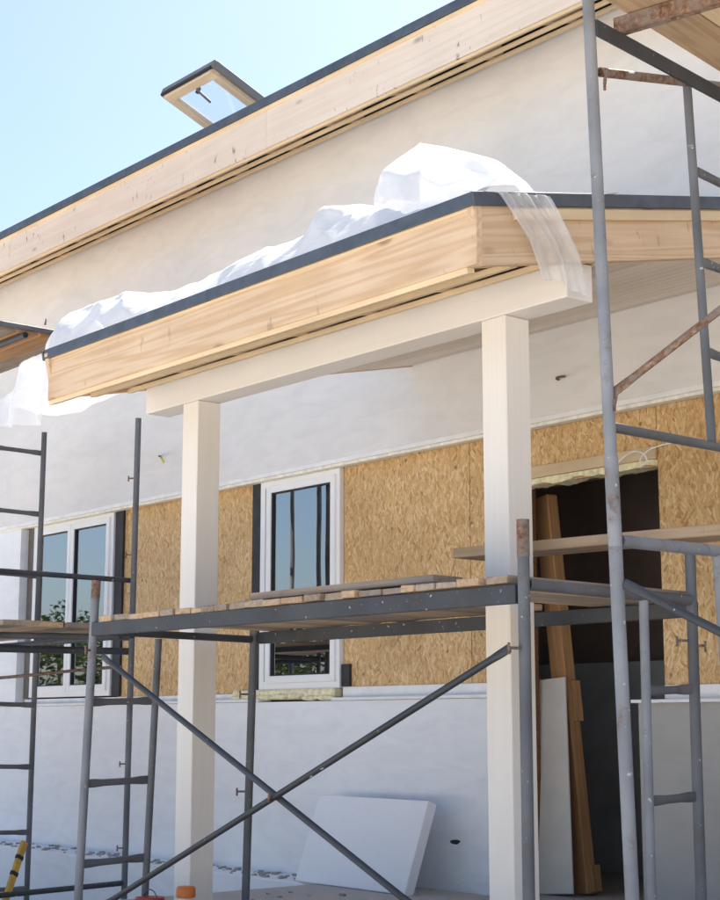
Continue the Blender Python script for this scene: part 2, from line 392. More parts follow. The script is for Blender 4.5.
# boards (OSB), each a sheet
def osb_panel(x0, x1, z0, z1, dy=0):
    slab('osb_panel', (x0+.0015, OY+dy, z0), (x1-.0015, OY+.02+dy, z1), M_OSB, house, .0015)
W1 = (-12.58, -11.22); W2 = (-9.17, -8.26)
ZB, ZT = .17, 1.755
slab('side_wall', (XL, WY+.002, SILL_Z+.012), (W1[0]-.125, WY+.13, TRIM_Z-.025), M_LOW, house)
osb_panel(W1[1]+.08, -10.02, ZB, ZT); osb_panel(-10.02, W2[0]-.10, ZB, ZT, .002)
osb_panel(W2[1]+.005, -7.02, ZB, ZT); osb_panel(-7.02, DOOR_L, ZB, ZT, .002)
osb_panel(DOOR_L, DOOR_R, DOOR_T, ZT); osb_panel(DOOR_R, -4.3, ZB-.06, ZT, .002); osb_panel(-4.3, -3.05, ZB-.06, ZT)
osb_panel(-3.05, XR, ZB-.06, ZT, .002)
# stud wall core behind the boards
core = []
for x0, x1 in ((XL, W1[0]), (W1[1], W2[0]), (W2[1], DOOR_L), (DOOR_R, XR)):
    core.append(((x0, OY+.024, GZ), (x1, OY+.17, 4.0)))
for x0, x1 in (W1, W2): core.append(((x0, OY+.024, GZ), (x1, OY+.168, .22))); core.append(((x0, OY+.024, 1.76), (x1, OY+.168, 4.0)))
core.append(((DOOR_L, OY+.024, DOOR_T+.01), (DOOR_R, OY+.168, 4.0)))
multi_box('wall_core', core, M_DARKWOOD, house)
# ragged foam under the door header
random.seed(3)
vs_, fs = [], []
N = 46
for i in range(N+1):
    x = DOOR_L+(DOOR_R-DOOR_L)*i/N
    dz = .035+.02*noise.noise(Vector((x*6, 0, 0)))+.012*noise.noise(Vector((x*23, 2, 0)))
    for y in (OY-.03, OY+.1):
        vs_ += [(x, y, DOOR_T+.035), (x, y, DOOR_T+.035-dz)]
for i in range(N):
    b0, b1 = i*4, i*4+4
    fs += [(b0, b0+1, b1+1, b1), (b0+1, b0+3, b1+3, b1+1), (b0+3, b0+2, b1+2, b1+3), (b0, b1, b1+2, b0+2)]
fs += [(0, 2, 3, 1), (N*4, N*4+1, N*4+3, N*4+2)]
mesh_from('header_foam', vs_, fs, M_FOAM, house)
board('header_board', (DOOR_L, OY-.012, DOOR_T+.075), (DOOR_R, OY-.012, DOOR_T+.075), .02, .07, M_LATH, house)
# sill profile along the top of the lower wall
board('sill_profile', (XL, WY+.045, SILL_Z), (W2[0]+.1, WY+.045, SILL_Z), .115, .02, M_TRIM, house, bev=.002)
board('sill_profile', (W2[1]+.02, WY+.04, SILL_Z), (DOOR_L-.02, WY+.04, SILL_Z), .125, .02, M_TRIM, house, bev=.002)
board('sill_profile', (W2[1]+.02, OY-.012, SILL_Z+.045), (DOOR_L-.02, OY-.012, SILL_Z+.045), .018, .07, M_TRIM, house, bev=.002)
board('sill_profile', (W1[0]-.1, OY-.012, SILL_Z+.03), (W2[0]-.1, OY-.012, SILL_Z+.03), .018, .045, M_TRIM, house, bev=.002)
board('sill_profile', (DOOR_R-.12, WY+.035, SILL_Z-.045), (XR, WY+.035, SILL_Z-.045), .15, .018, M_PVC, house, bev=.002)
board('sill_profile', (DOOR_R+.02, OY-.014, SILL_Z), (XR, OY-.014, SILL_Z), .022, .08, M_PVC, house, bev=.002)
# yellow foam under the middle window
def lump(name, c, s, mat, parent, seed=0, n=3, amp=.25):
    bm = bmesh.new(); bmesh.ops.create_icosphere(bm, subdivisions=n, radius=1)
    for v in bm.verts:
        k = 1+amp*noise.noise(v.co*2.1+Vector((seed, seed*2, 0)))+amp*.5*noise.noise(v.co*6+Vector((seed, 0, 3)))
        v.co = Vector((v.co.x*s[0], v.co.y*s[1], v.co.z*s[2]))*k
    me = bpy.data.meshes.new(name); bm.to_mesh(me); bm.free(); me.polygons.foreach_set('use_smooth', [True]*len(me.polygons))
    return link(name, me, mat, parent, Matrix.Translation(c))
fo = slab('sill_foam', (W2[0]-.28, WY+.03, SILL_Z+.004), (W2[1]-.02, OY+.02, SILL_Z+.075), M_FOAM, house, .012)
for i in range(7):
    lump('foam_bead', (W2[0]-.2+i*.17, WY+.03, SILL_Z+.02+random.uniform(-.01, .015)), (.10, .025, .02), M_FOAM, fo, i)
# windows
def window(x0, x1, z0, z1, panes):
    y0, y1 = OY-.035, OY+.045
    t = .055
    fr = multi_box('window', [((x0, y0, z0), (x0+t, y1, z1)), ((x1-t, y0, z0), (x1, y1, z1)),
                   ((x0+t, y0+.001, z1-t), (x1-t, y1, z1)), ((x0+t, y0+.001, z0), (x1-t, y1, z0+t))], M_PVC, house)
    bv = fr.modifiers.new('edge', 'BEVEL'); bv.width = .003; bv.segments = 2
    n = len(panes)
    for i, (a, c) in enumerate(panes):
        s = .05
        ya, yb = y0-.016, y1-.02
        sh = multi_box('sash', [((a, ya, z0+t*.8), (a+s, yb, z1-t*.8)), ((c-s, ya, z0+t*.8), (c, yb, z1-t*.8)),
                       ((a+s, ya+.0012, z1-t*.8-s), (c-s, yb, z1-t*.8)), ((a+s, ya+.0012, z0+t*.8), (c-s, yb, z0+t*.8+s))], M_PVC, fr)
        bv = sh.modifiers.new('edge', 'BEVEL'); bv.width = .004; bv.segments = 2
        za, zb = z0+t*.8+s, z1-t*.8-s
        g = .008
        multi_box('gasket', [((a+s, ya+.012, za), (a+s+g, yb-.01, zb)), ((c-s-g, ya+.012, za), (c-s, yb-.01, zb)),
                  ((a+s+g, ya+.012, zb-g), (c-s-g, yb-.01, zb)), ((a+s+g, ya+.012, za), (c-s-g, yb-.01, za+g))], M_BLACK, fr)
        slab('pane', (a+s+g*.5, ya+.028, za+g*.5), (c-s-g*.5, ya+.032, zb-g*.5), M_GLASS, fr)
    return fr
w1 = window(W1[0], W1[1], .235, 1.74, [(W1[0]+.06, -11.905), (-11.90, W1[1]-.045)])
w2 = window(W2[0], W2[1], .245, 1.735, [(W2[0]+.09, W2[1]-.035)])
# charcoal tapes / mounting strips beside the windows
def strip(x0, x1, z0, z1, mat, y=OY-.012): slab('mounting_strip', (x0, y-.012, z0), (x1, OY-.001, z1), mat, house, .001)
strip(-9.285, -9.185, .20, 1.735, M_DARKSTRIP); strip(W2[1]+.008, -8.17, .255, .40, M_DARKSTRIP)
strip(-11.205, -11.09, .23, 1.735, M_DARKSTRIP); strip(-12.70, -12.60, .23, 1.735, M_BROWNSTRIP)
# interior seen through the doorway
slab('interior_floor', (XL, WY+.02, GZ), (XR, 11.5, FLOOR+.004), M_CONC, house)
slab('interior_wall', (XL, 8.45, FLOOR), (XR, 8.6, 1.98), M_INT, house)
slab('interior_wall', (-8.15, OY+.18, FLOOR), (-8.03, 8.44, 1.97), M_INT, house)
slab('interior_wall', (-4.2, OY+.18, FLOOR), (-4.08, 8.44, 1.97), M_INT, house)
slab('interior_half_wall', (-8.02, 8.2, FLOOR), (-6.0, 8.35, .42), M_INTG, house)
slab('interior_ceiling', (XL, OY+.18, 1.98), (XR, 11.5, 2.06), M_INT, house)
# back and gable walls
slab('back_wall', (XL, 14.0, GZ), (XR, 14.2, 4.1), M_PLAST, house)
def gable(x0, x1):
    prof = [(WY+.15, GZ), (13.99, GZ), (13.99, 4.08), (10.3, 5.40), (WY+.15, 4.08)]
    v = [(x, y, z) for x in (x0, x1) for y, z in prof]
    mesh_from('gable_wall', v, [(4, 3, 2, 1, 0), (5, 6, 7, 8, 9)]+[(i, (i+1) % 5, 5+(i+1) % 5, 5+i) for i in range(5)], M_PLAST, house)
gable(XL, XL+.15); gable(XR-.15, XR)
# foundation ledge left of the porch
slab('foundation_ledge', (XL, 6.28, GZ-.1), (-8.05, WY-.004, -.985), M_LOW, house, .006)
# ---- main roof
SL = .364
def roof_z(y): return 4.25+SL*(y-6.1)
def slope_slab(name, x0, x1, ya, yb, ztop, th, mat, parent, sl):
    v = [(x, y, ztop(y)-k*th) for x in (x0, x1) for y in (ya, yb) for k in (0, 1)]
    return mesh_from(name, v, [(0, 1, 3, 2), (4, 6, 7, 5), (0, 4, 5, 1), (2, 3, 7, 6), (0, 2, 6, 4), (1, 5, 7, 3)], mat, parent)
RIDGE = 10.3
roof = slope_slab('roof', XL-.4, XR+.4, 6.075, RIDGE, lambda y: roof_z(y), .05, M_ROOF, house, SL)
slope_slab('roof_back', XL-.4, XR+.4, RIDGE, 14.6, lambda y: roof_z(RIDGE)-SL*(y-RIDGE), .05, M_ROOF, house, SL)
FX = [XL-.4, -12.1, -8.35, -4.4, XR+.4]
for a, c in zip(FX, FX[1:]):
    board('fascia', (a+.001, 6.10, 4.055), (c-.001, 6.10, 4.055), .035, .30, M_PALE, roof)
board('fascia_trim', (XL-.4, 6.088, 4.19), (XR+.4, 6.088, 4.19), .03, .028, M_LATH, roof)
FL = [XL-.4, -12.9, -10.2, -6.9, -3.6, XR+.4]
for i, (a, c) in enumerate(zip(FL, FL[1:])):
    board('flashing', (a, 6.062-.002*(i % 2), 4.232), (c+.04, 6.062-.002*(i % 2), 4.232), .012, .06, M_FLASH, roof, bev=.001)
slope_slab('soffit_sheathing', XL-.4, XR+.4, 6.13, WY+.02, lambda y: roof_z(y)-.16, .02, M_DARKWOOD, roof, SL)
def soffit_lath(y, w, x0, x1, zoff, parent, mat, zf, sl, t=.022):
    ang = Vector((0, -sl, 1)).normalized()
    board('lath', (x0, y, zf(y)-zoff), (x1, y, zf(y)-zoff), w, t, mat, parent, up=ang, bev=.002)
for y, w in ((6.122, .04), (6.31, .045), (6.50, .045)):
    soffit_lath(y, w, XL-.4, XR+.4, .352, roof, M_LATH, roof_z, SL)
for i in range(28):
    x = XL+.2+i*.68
    board('rafter', (x, 6.12, roof_z(6.12)-.24), (x, WY-.01, roof_z(WY-.01)-.24), .06, .15, M_FASCIA, roof, bev=0)
# open roof window
SKX0, SKX1 = -11.15, -10.38
A0 = Vector((0, 7.0, 5.43)); HG = Vector((0, 8.10, 5.0))
sd = (HG-A0); sn = Vector((0, -sd.z, sd.y)).normalized()
kerb = multi_box('roof_window', [((SKX0-.05, 0, -.03), (SKX0, 1.2, .10)), ((SKX1, 0, -.03), (SKX1+.05, 1.2, .10)),
       ((SKX0, 0, -.03), (SKX1, .05, .10)), ((SKX0, 1.15, -.03), (SKX1, 1.2, .10))], M_ALU, house)
kM = Matrix.Translation((0, 7.02, roof_z(7.02))) @ Matrix.Rotation(math.atan(SL), 4, 'X')
kerb.matrix_basis = kM; WM[kerb.name] = kM
sx = Vector((1, 0, 0))
def sash_bar(name, xa, ta, xb, tb, w, h, off, mat):
    pa = A0+sd*ta+sn*off+sx*xa; pb = A0+sd*tb+sn*off+sx*xb
    board(name, pa, pb, w, h, mat, kerb, up=sn, bev=.004)
wd = .085
sash_bar('sash_rail', SKX0+.02, .04, SKX1-.02, .04, wd, .05, -.01, M_SASHWOOD)
sash_bar('sash_rail', SKX0+.02, .97, SKX1-.02, .97, wd, .05, -.01, M_SASHWOOD)
sash_bar('sash_stile', SKX0+.06, .075, SKX0+.06, .935, wd, .05, -.01, M_SASHWOOD)
sash_bar('sash_stile', SKX1-.06, .075, SKX1-.06, .935, wd, .05, -.01, M_SASHWOOD)
sash_bar('sash_cover', SKX0-.02, 0, SKX1+.02, 0, .03, .075, .03, M_ALU)
sash_bar('sash_cover', SKX0-.01, .01, SKX0-.01, 1.0, .03, .075, .03, M_ALU)
sash_bar('sash_cover', SKX1+.01, .01, SKX1+.01, 1.0, .03, .075, .03, M_ALU)
sash_bar('sash_cover', SKX0, -.01, SKX1, -.01, .02, .03, -.005, M_BLACK)
pa = A0+sd*.09+sx*(SKX0+.1)+sn*.01
mesh_from('pane', [pa, pa+sx*(SKX1-SKX0-.2), pa+sx*(SKX1-SKX0-.2)+sd*.84, pa+sd*.84], [(3, 2, 1, 0)], M_CLEAR, kerb)
hc = A0+sd*.085+sx*(SKX0+.44)-sn*.05
tube('handle', hc, hc+sd*.12+sx*.02-sn*.03, .012, M_STEEL, kerb, seg=8)
tube('handle', hc+sn*.03, hc-sn*.02, .02, M_STEEL, kerb, seg=8)
sweep('stay', [A0+sd*.55+sx*(SKX0+.03)-sn*.03, A0+sd*.75+sx*(SKX0+.03)-sn*.12, A0+sd*.95+sx*(SKX0+.03)-sn*.2], .01, M_STEEL, kerb)

# ---- porch
PS = .205
PX0, PX1 = -7.46, -4.15
def pz(y): return 1.985+PS*(y-4.0)
def sz(y): return 1.715+.225*(y-4.0)
CY0, CW = 4.60, .145
for x0 in (-7.05, -4.735):
    board('column', (x0+CW/2, CY0+CW/2, GZ), (x0+CW/2, CY0+CW/2, 1.711), CW, CW, M_WHITEWOOD, house, up=(0, -1, 0), bev=.004)
bmj = slab('beam', (-7.42, CY0-.006, 1.712), (-4.23, CY0+CW+.006, 1.872), M_WHITEWOOD, house, .004)
proof = slope_slab('porch_roof', PX0-.01, PX1+.01, 3.985, WY-.003, pz, .03, M_ROOF, house, PS)
board('fascia', (PX0, 4.02, 1.835), (PX1+.008, 4.02, 1.835), .035, .235, M_FASCIA, proof)
board('fascia_trim', (PX0, 4.012, 1.945), (PX1-.03, 4.012, 1.945), .03, .018, M_LATH, proof)
for k, (a, c) in enumerate(((PX0-.03, -5.9), (-5.92, PX1+.02))):
    board('flashing', (a, 3.985-.002*k, 1.968), (c, 3.985-.002*k, 1.968), .014, .052, M_FLASH, proof, bev=.001)
# rake side: board, lath and flashing following the slope
def rake(name, y0, y1, x, zf, off, w, h, mat, bev=.003):
    board(name, (x, y0, zf(y0)-off), (x, y1, zf(y1)-off), w, h, mat, proof, bev=bev)
rake('rake_board', 4.012, WY-.01, PX1-.012, lambda y: pz(y)*.5+sz(y)*.5, .008, .035, .262, M_FASCIA)
rake('rake_lath', 4.2, WY-.01, PX1+.016, pz, .075, .02, .045, M_LATH)
rake('flashing', 3.975, WY-.01, PX1+.022, pz, .016, .012, .055, M_FLASH, .001)
rake('rake_board', 4.0, WY-.01, PX0+.012, lambda y: pz(y)*.5+sz(y)*.5, .0, .035, .25, M_FASCIA)
rake('flashing', 3.975, WY-.01, PX0-.022, pz, .016, .012, .055, M_FLASH, .001)
up_s = Vector((0, -.225, 1)).normalized()
def plath(y, w, x0, x1, dz=.0):
    board('lath', (x0, y, sz(y)+dz), (x1, y, sz(y)+dz), w, .024, M_LATH, proof, up=up_s, bev=.002)
plath(4.030, .04, PX0, PX1-.05, -.012); plath(4.27, .045, PX0+.02, PX1-.06, .004); plath(4.50, .04, PX0+.02, PX1-.05, .006)
slope_slab('soffit_sheathing', PX0+.03, PX1-.04, 4.05, CY0, lambda y: pz(y)-.04, .02, M_DARKWOOD, proof, PS)
for i in range(7):
    x = PX0+.1+i*.51
    board('rafter', (x, 4.05, sz(4.05)+.09), (x, 6.55, sz(6.55)+.09), .06, .14, M_FASCIA, proof, bev=0)
n = 15
for i in range(n):
    ya = CY0+CW+.01+(WY-.005-CY0-CW-.01)*i/n; yb = CY0+CW+.01+(WY-.005-CY0-CW-.01)*(i+1)/n
    y = (ya+yb)/2
    board('ceiling_board', (PX0+.03, y, sz(y)-.005), (PX1-.035, y, sz(y)-.005), yb-ya-.003, .014, M_CEIL, proof, up=up_s, bev=.002)
# porch slab
tag(slab('porch_floor', (-7.95, 3.3, GZ-.05), (-3.2, WY-.004, FLOOR), M_CONC, None, .01), 'grey concrete porch slab in front of the doorway', None, None, 'structure')

# ------------------------------------------------------------------ film over the porch roof
crest = [(-8.42, 1.84), (-8.30, 1.91), (-8.1, 2.01), (-7.88, 2.11), (-7.66, 2.205), (-7.45, 2.24), (-7.3, 2.25), (-6.97, 2.255), (-6.7, 2.19), (-6.31, 2.15), (-6.0, 2.15), (-5.73, 2.18), (-5.45, 2.18),
         (-5.28, 2.20), (-5.22, 2.27), (-5.05, 2.24), (-4.9, 2.19), (-4.74, 2.17), (-4.6, 2.12), (-4.4, 2.08), (-4.10, 2.06)]
def interp(tab, x):
    if x <= tab[0][0]: return tab[0][1]
    for (a, p), (c, q) in zip(tab, tab[1:]):
        if x <= c: return p+(q-p)*(x-a)/(c-a)
    return tab[-1][1]
bottom = [(-8.42, 1.78), (-8.3, 1.72), (-8.1, 1.68), (-7.8, 1.66), (-7.62, 1.70), (-7.50, 1.78), (-7.47, 1.95), (-7.44, 1.995), (-4.1, 1.995)]
NX, NT = 300, 44
vs_, fs = [], []
for i in range(NX+1):
    x = -8.42+(4.32)*i/NX
    cr = interp(crest, x); bt = interp(bottom, x)
    for j in range(NT+1):
        t = j/NT
        kb = 0 if x > -7.3 else min(1, (-7.3-x)/.4); kb = kb*kb*(3-2*kb)
        dep = .80-.52*kb
        y = 3.985+(.135*kb if x < -7.47 else 0)+dep*t
        zr = pz(y)+.014
        base_back = zr if x > -7.47 else bt+.1
        k = min(1, t/.30)
        if t < .30:
            z = bt+(cr-bt)*math.sin(k*math.pi/2)**.9
        else:
            q = (t-.30)/.70; z = base_back+(cr-base_back)*(1-q*q*(3-2*q))
        amp = min(1, max(.15, (cr-bt)/.2))*math.sin(math.pi*min(1, t*1.2+.08))
        def crease(px, py, sd_):
            dd, _ = noise.voronoi(Vector((px, py, sd_)))
            return min(1, (dd[1]-dd[0])*1.6)
        z += .022*amp*(crease(x*1.1+t*1.2, t*1.6-x*.5, 3.3)-.45)
        yy = y+.035*amp*(crease(x*1.3-t, t*2.2+x*.6, 5.7)-.5)+.02*noise.noise(Vector((x*3.3, 0, 6)))*(1 if x < -7.47 else 0)
        def ridge(px, py, sd_): return (1-min(1, abs(noise.noise(Vector((px, py, sd_))))*2.2))**2
        fd = ridge(x*2.6+t*3.2, t*1.5-x*.8, 31)+.55*ridge(x*5.5-t*4.5, t*2+x*1.1, 12)
        yy += -.032*amp*(fd-.5); z += .012*amp*(fd-.6)*(1 if t < .26 else .4)
        if x > -7.44: z = max(z, pz(yy)+.010)
        xx = x+.03*amp*noise.noise(Vector((x*5, t*5, 20)))
        if x < -7.47: yy += .05*math.sin(x*19)*(1-t)
        vs_.append((xx, yy, z))
for i in range(NX):
    for j in range(NT):
        a = i*(NT+1)+j; fs.append((a, a+NT+1, a+NT+2, a+1))
film = mesh_from('plastic_film', vs_, fs, M_FILM, None, True)
tag(film, 'crumpled white plastic film lying along the edge of the porch roof', 'plastic film')
# stiff fold of film standing up at the corner
vs_, fs = [], []
NU, NV = 40, 22
tA, tB = onY(425, 140, 4.30), onY(512, 164, 4.12)
for i in range(NU+1):
    u = i/NU
    for j in range(NV+1):
        v = j/NV
        top = tA.lerp(tB, u)
        bx = -4.76+.62*u
        bot = Vector((bx, 4.02+.02*math.sin(u*9), pz(4.02)+.02))
        p = bot.lerp(top, v)
        bulge = math.sin(v*math.pi*.85)*(.10*(1-u)+.035)
        p.y -= bulge*.55; p.x -= bulge*.65*(1-u)**2
        dd, _ = noise.voronoi(Vector((u*2.2+v*.6, v*1.3, 2.2)))
        p.y += .05*min(.8, dd[1]-dd[0])
        if u > .8: p.z -= (u-.8)**2*1.2*v
        vs_.append(p)
    for j in range(1, 9):                                   # sheet folds over and falls back to the roof
        q = j/8; top = Vector(vs_[-1]) if j == 1 else top0
        if j == 1: top0 = top
        back = Vector((top0.x-.22, 4.50, pz(4.50)+.02))
        p = top0.lerp(back, q); p.z += .03*math.sin(q*math.pi)
        vs_.append(p)
NJ = NV+9
for i in range(NU):
    for j in range(NJ-1):
        a = i*NJ+j; fs.append((a, a+NJ, a+NJ+1, a+1))
mesh_from('folded_flap', vs_, fs, M_FILM, film, True)
# clear flap hanging over the rake towards the beam end
vs_, fs = [], []
NU, NV = 44, 34
for i in range(NU+1):
    u = i/NU
    for j in range(NV+1):
        v = j/NV
        ytop, ybot = 4.03+.29*u, 4.36+.30*u
        ztop, zbot = pz(4.03+.29*u)+.05, 1.715+.02*math.sin(u*5)
        y = ytop+(ybot-ytop)*(v**.9)
        z = ztop+(zbot-ztop)*v
        x = PX1+.05+.011*math.sin(u*16+v*1.2)*(.4+.6*v)+.006*math.sin(u*37+1)+.008*noise.noise(Vector((u*4, v*2, 1)))
        if v < .12: x -= (.12-v)/.12*.16
        if v > .6: x -= (v-.6)/.4*.05
        vs_.append((x, y, z))
for i in range(NU):
    for j in range(NV):
        a = i*(NV+1)+j; fs.append((a, a+NV+1, a+NV+2, a+1))
mesh_from('hanging_flap', vs_, fs, M_VEIL, film, True)

# ------------------------------------------------------------------ middle scaffold
FY, BY, SXL, SXR = 3.95, 4.93, -6.80, -3.87
RP = .021
sc = empty('scaffold', (SXL, FY, GZ), 'grey tube scaffold with crossed braces standing in front of the porch columns', 'scaffold', 'scaffolds')
def pin(p, parent, d=(0, -1, 0), l=.05):
    d = Vector(d); p = Vector(p)
    o = tube('pin', p, p+d*l, .006, M_RUST, parent, seg=6)
    tube('pin', p+d*l+Vector((0, 0, .018)), p+d*l-Vector((0, 0, .022)), .005, M_RUST, parent, seg=6)
def pin_on(o, z, d, l=.045):
    M = WM[o.name]; p0 = M.translation; dx = M.col[0].to_3d()
    p = p0+dx*((z-p0.z)/dx.z); d = Vector(d).normalized(); pin(p+d*.018, o, d, l)
def post(x, y, z0, z1, mat, parent, top=None, rusttop=0, r=RP):
    tx, ty = top or (x, y)
    p0, p1 = Vector((x, y, z0)), Vector((tx, ty, z1))
    o = tube('post', p0, p1, r, mat, parent)
    if rusttop:
        d = (p1-p0).normalized()
        tube('spigot', p1-d*rusttop, p1+d*.002, r+.0015, M_RUST, o)
    return o
z0 = GZ
a_ = post(SXL-.12, FY, z0, .70, M_STEELL, sc, (SXL, FY), .09)
b_ = post(SXR-.005, FY, z0, .71, M_STEEL, sc, (SXR, FY), .13, .0215)
c_ = post(-6.87, BY-.02, z0, .55, M_STEEL, sc, (-6.80, BY-.02), .08)
d_ = post(SXR-.02, BY-.05, z0, .665, M_STEEL, sc, (SXR-.01, BY-.05), 0, .0215)
e_ = post(SXL-.13, 4.33, z0, .43, M_STEEL, sc, (SXL-.02, 4.33), 0, .018)
f_ = post(SXR-.015, 4.59, z0, .46, M_STEELL, sc, (SXR-.005, 4.59), 0, .018)
tube('transom', (SXR, FY+.02, .485), (SXR-.005, BY-.07, .475), .021, M_STEEL, sc)
tube('transom', (SXL, FY+.02, .455), (SXL, BY-.04, .445), .019, M_STEELD, sc)
for z in (.11, -.28, -.66, -1.1): tube('rung', (SXL-.03-.05*(.4-z), FY+.01, z), (SXL-.04-.05*(.4-z), 4.33, z+.012), .017, M_STEEL, sc, True)
for z in (.125, -.275, -.68, -1.1): tube('rung', (SXR-.008, 4.59, z), (SXR-.012, BY-.06, z+.01), .016, M_STEEL, sc, True)
board('ledger', (SXL+.0, FY-.005, .462), (SXR-.025, FY-.005, .452), .03, .066, M_STEELD, sc, bev=.002)
board('ledger', (SXL+.02, BY, .452), (SXR-.03, BY, .445), .03, .06, M_STEELD, sc, bev=.002)
tube('brace', (-6.66, FY-.035, .325), (-4.40, FY-.035, -.655), .0135, M_STEELD, sc, True)
tube('brace', (-3.885, FY-.06, .262), (-6.55, FY-.06, -.82), .0135, M_DARKSTEEL, sc, True)
pin_on(b_, .262, (0, -1, 0), .06); pin_on(a_, .36, (.5, -1, 0), .04)
for z in (-.34, -.93, .16): pin_on(c_, z, (-.6, -.6, 0))
pin_on(d_, .32, (-.5, -.8, 0)); pin_on(d_, .30, (.8, .3, 0), .03)
pin((-5.245, FY-.03, -.285), sc, (0, -1, 0), .05)
for p in ((SXR, FY), (SXL-.12, FY), (-6.87, BY-.02), (SXR-.02, BY-.05), (SXL-.13, 4.33), (SXR-.015, 4.59)):
    zf = FLOOR if p[0] > -7.9 and p[1] > 3.3 else GZ
    slab('base_plate', (p[0]-.07, p[1]-.07, zf), (p[0]+.07, p[1]+.07, zf+.008), M_RUST, sc)
# deck of short cross boards
random.seed(11)
deck = empty('scaffold_deck', (-5.3, 4.4, .5), 'deck of short worn boards laid across the middle scaffold', 'deck')
x = -6.72
while x < -3.98:
    w = random.uniform(.085, .15); xc = x+w/2
    blocked = any(xc+w/2 > c-.02 and xc-w/2 < c+CW+.02 for c in (-7.05, -4.735))
    yb = 4.57 if blocked else random.uniform(4.93, 5.02)
    th = random.uniform(.022, .03)
    ya = FY-.03+random.uniform(-.012, .018)
    board('board', (xc, ya, .493+th/2), (xc+random.uniform(-.01, .01), yb, .487+th/2), w-.008, th, random.choice([M_OLDPLANK, M_OLDPLANK, M_PLANK]), deck, wob=.002)
    x += w
tag(board('plank', (-5.55, 4.06, .545), (-4.42, 4.10, .548), .16, .03, M_OLDPLANK, wob=.002), 'short grey plank lying lengthwise on the middle scaffold deck', 'plank')
# long plank behind the right column
pA = onY(467, 553, 4.94); pB = onY(720, 541, 4.94); dv = (pB-pA)
tag(board('plank', (pA.x, 4.95, .765), (pA.x+2.4, 4.95, .715), .20, .045, M_PLANK, bev=.004), 'long light plank running behind the right porch column towards the tall pole', 'plank')

# ------------------------------------------------------------------ left scaffold
ls = empty('scaffold', (-9.36, 5.7, GZ), 'grey ladder-frame scaffold beside the double window at the left', 'scaffold', 'scaffolds')
C0 = post(-9.50, 5.80, GZ, 2.11, M_STEEL, ls, (-9.30, 5.70), .0, .021)
G0 = post(-10.98, 5.86, GZ, 2.25, M_STEEL, ls, (-10.88, 5.82), 0, .021)
post(-9.36, 4.55, GZ, 2.1, M_STEEL, ls); post(-10.95, 4.75, GZ, 2.2, M_STEEL, ls); post(-10.95, 5.42, GZ, 2.2, M_STEEL, ls, None, 0, .018)
for z in (2.09, 1.61, .15, -.31, -.79, -1.2): tube('rung', (-10.92, 5.82, z), (-10.95, 5.42, z+.01), .017, M_STEEL, ls, True)
tube('rail', (-9.40, 5.74, .985), (-9.38, 4.55, .99), .018, M_STEELD, ls)
tube('rung', (-10.92, 5.82, 1.13), (-10.95, 5.42, 1.14), .017, M_STEEL, ls, True)
tube('tie', (-9.48, 5.78, -1.05), (-9.40, 4.5, -1.07), .018, M_STEELD, ls)
sweep('rod', [(-9.44, 5.70, .395), (-9.7, 5.4, .37), (-9.9, 5.1, .31), (-10.2, 4.8, .30)], .011, M_RUST, ls)
tube('ledger', (-9.25, 5.66, .60), (-12.6, 5.72, .60), .022, M_STEELD, ls)
tube('ledger', (-9.25, 4.62, .57), (-12.6, 4.68, .57), .022, M_STEELD, ls)
tube('transom', (-9.41, 5.76, .595), (-9.38, 4.55, .57), .022, M_STEEL, ls)
tube('transom', (-9.42, 5.76, .50), (-9.39, 4.55, .485), .024, M_STEELD, ls)
tube('transom', (-10.96, 5.86, .595), (-10.95, 4.75, .57), .02, M_STEELD, ls)
for z in (1.16, 1.69, -.26, -.82): pin_on(C0, z, (-.75, -.65, 0), .04)
for i, y in enumerate((4.72, 4.95, 5.18, 5.41)):
    tag(board('plank', (-9.10+random.uniform(-.1, .05), y+.02, .642), (-12.5, y+.04, .64), .215, .036, [M_OLDPLANK, M_PLANK, M_OLDPLANK, M_PLANK][i], wob=.003),
        ['outermost plank of the low deck at the left edge', 'second plank from outside on the low left deck', 'third plank from outside on the low left deck', 'innermost plank of the low left deck, nearest the wall'][i], 'plank', 'planks of the low left deck')
# upper left deck on its own bracket frame
ub = empty('scaffold', (-10.6, 4.5, GZ), 'scaffold frame carrying the high wooden deck behind the hanging film', 'scaffold', 'scaffolds')
for px, py in ((-10.7, 4.85), (-10.7, 4.1), (-12.2, 4.85), (-12.2, 4.1)): post(px, py, GZ, 2.66, M_STEEL, ub)
for px in (-10.66, -12.2): tube('transom', (px, 4.0, 2.52), (px, 5.3, 2.52), .022, M_STEELD, ub)
tube('ledger', (-9.3, 4.81, 2.565), (-12.4, 4.81, 2.565), .022, M_STEELD, ub); tube('ledger', (-9.3, 4.14, 2.565), (-12.4, 4.14, 2.565), .022, M_STEELD, ub)
board('edge_bar', (-9.33, 3.95, 2.622), (-9.33, 5.33, 2.622), .04, .03, M_STEEL, ub)
pin((-9.30, 4.95, 2.66), ub, (.8, -.3, .2), .05)
for i in range(8):
    y = 4.02+i*.168
    tag(board('plank', (-9.36, y, 2.605), (-12.3, y+.01, 2.605), .155, .03, random.choice([M_DARKWOOD, M_TIMBER, M_OLDPLANK]), wob=.002),
        'reddish brown plank of the high left deck, %s from the outer edge' % ['outermost', 'second', 'third', 'fourth', 'fifth', 'sixth', 'seventh', 'eighth'][i], 'plank', 'planks of the high left deck')

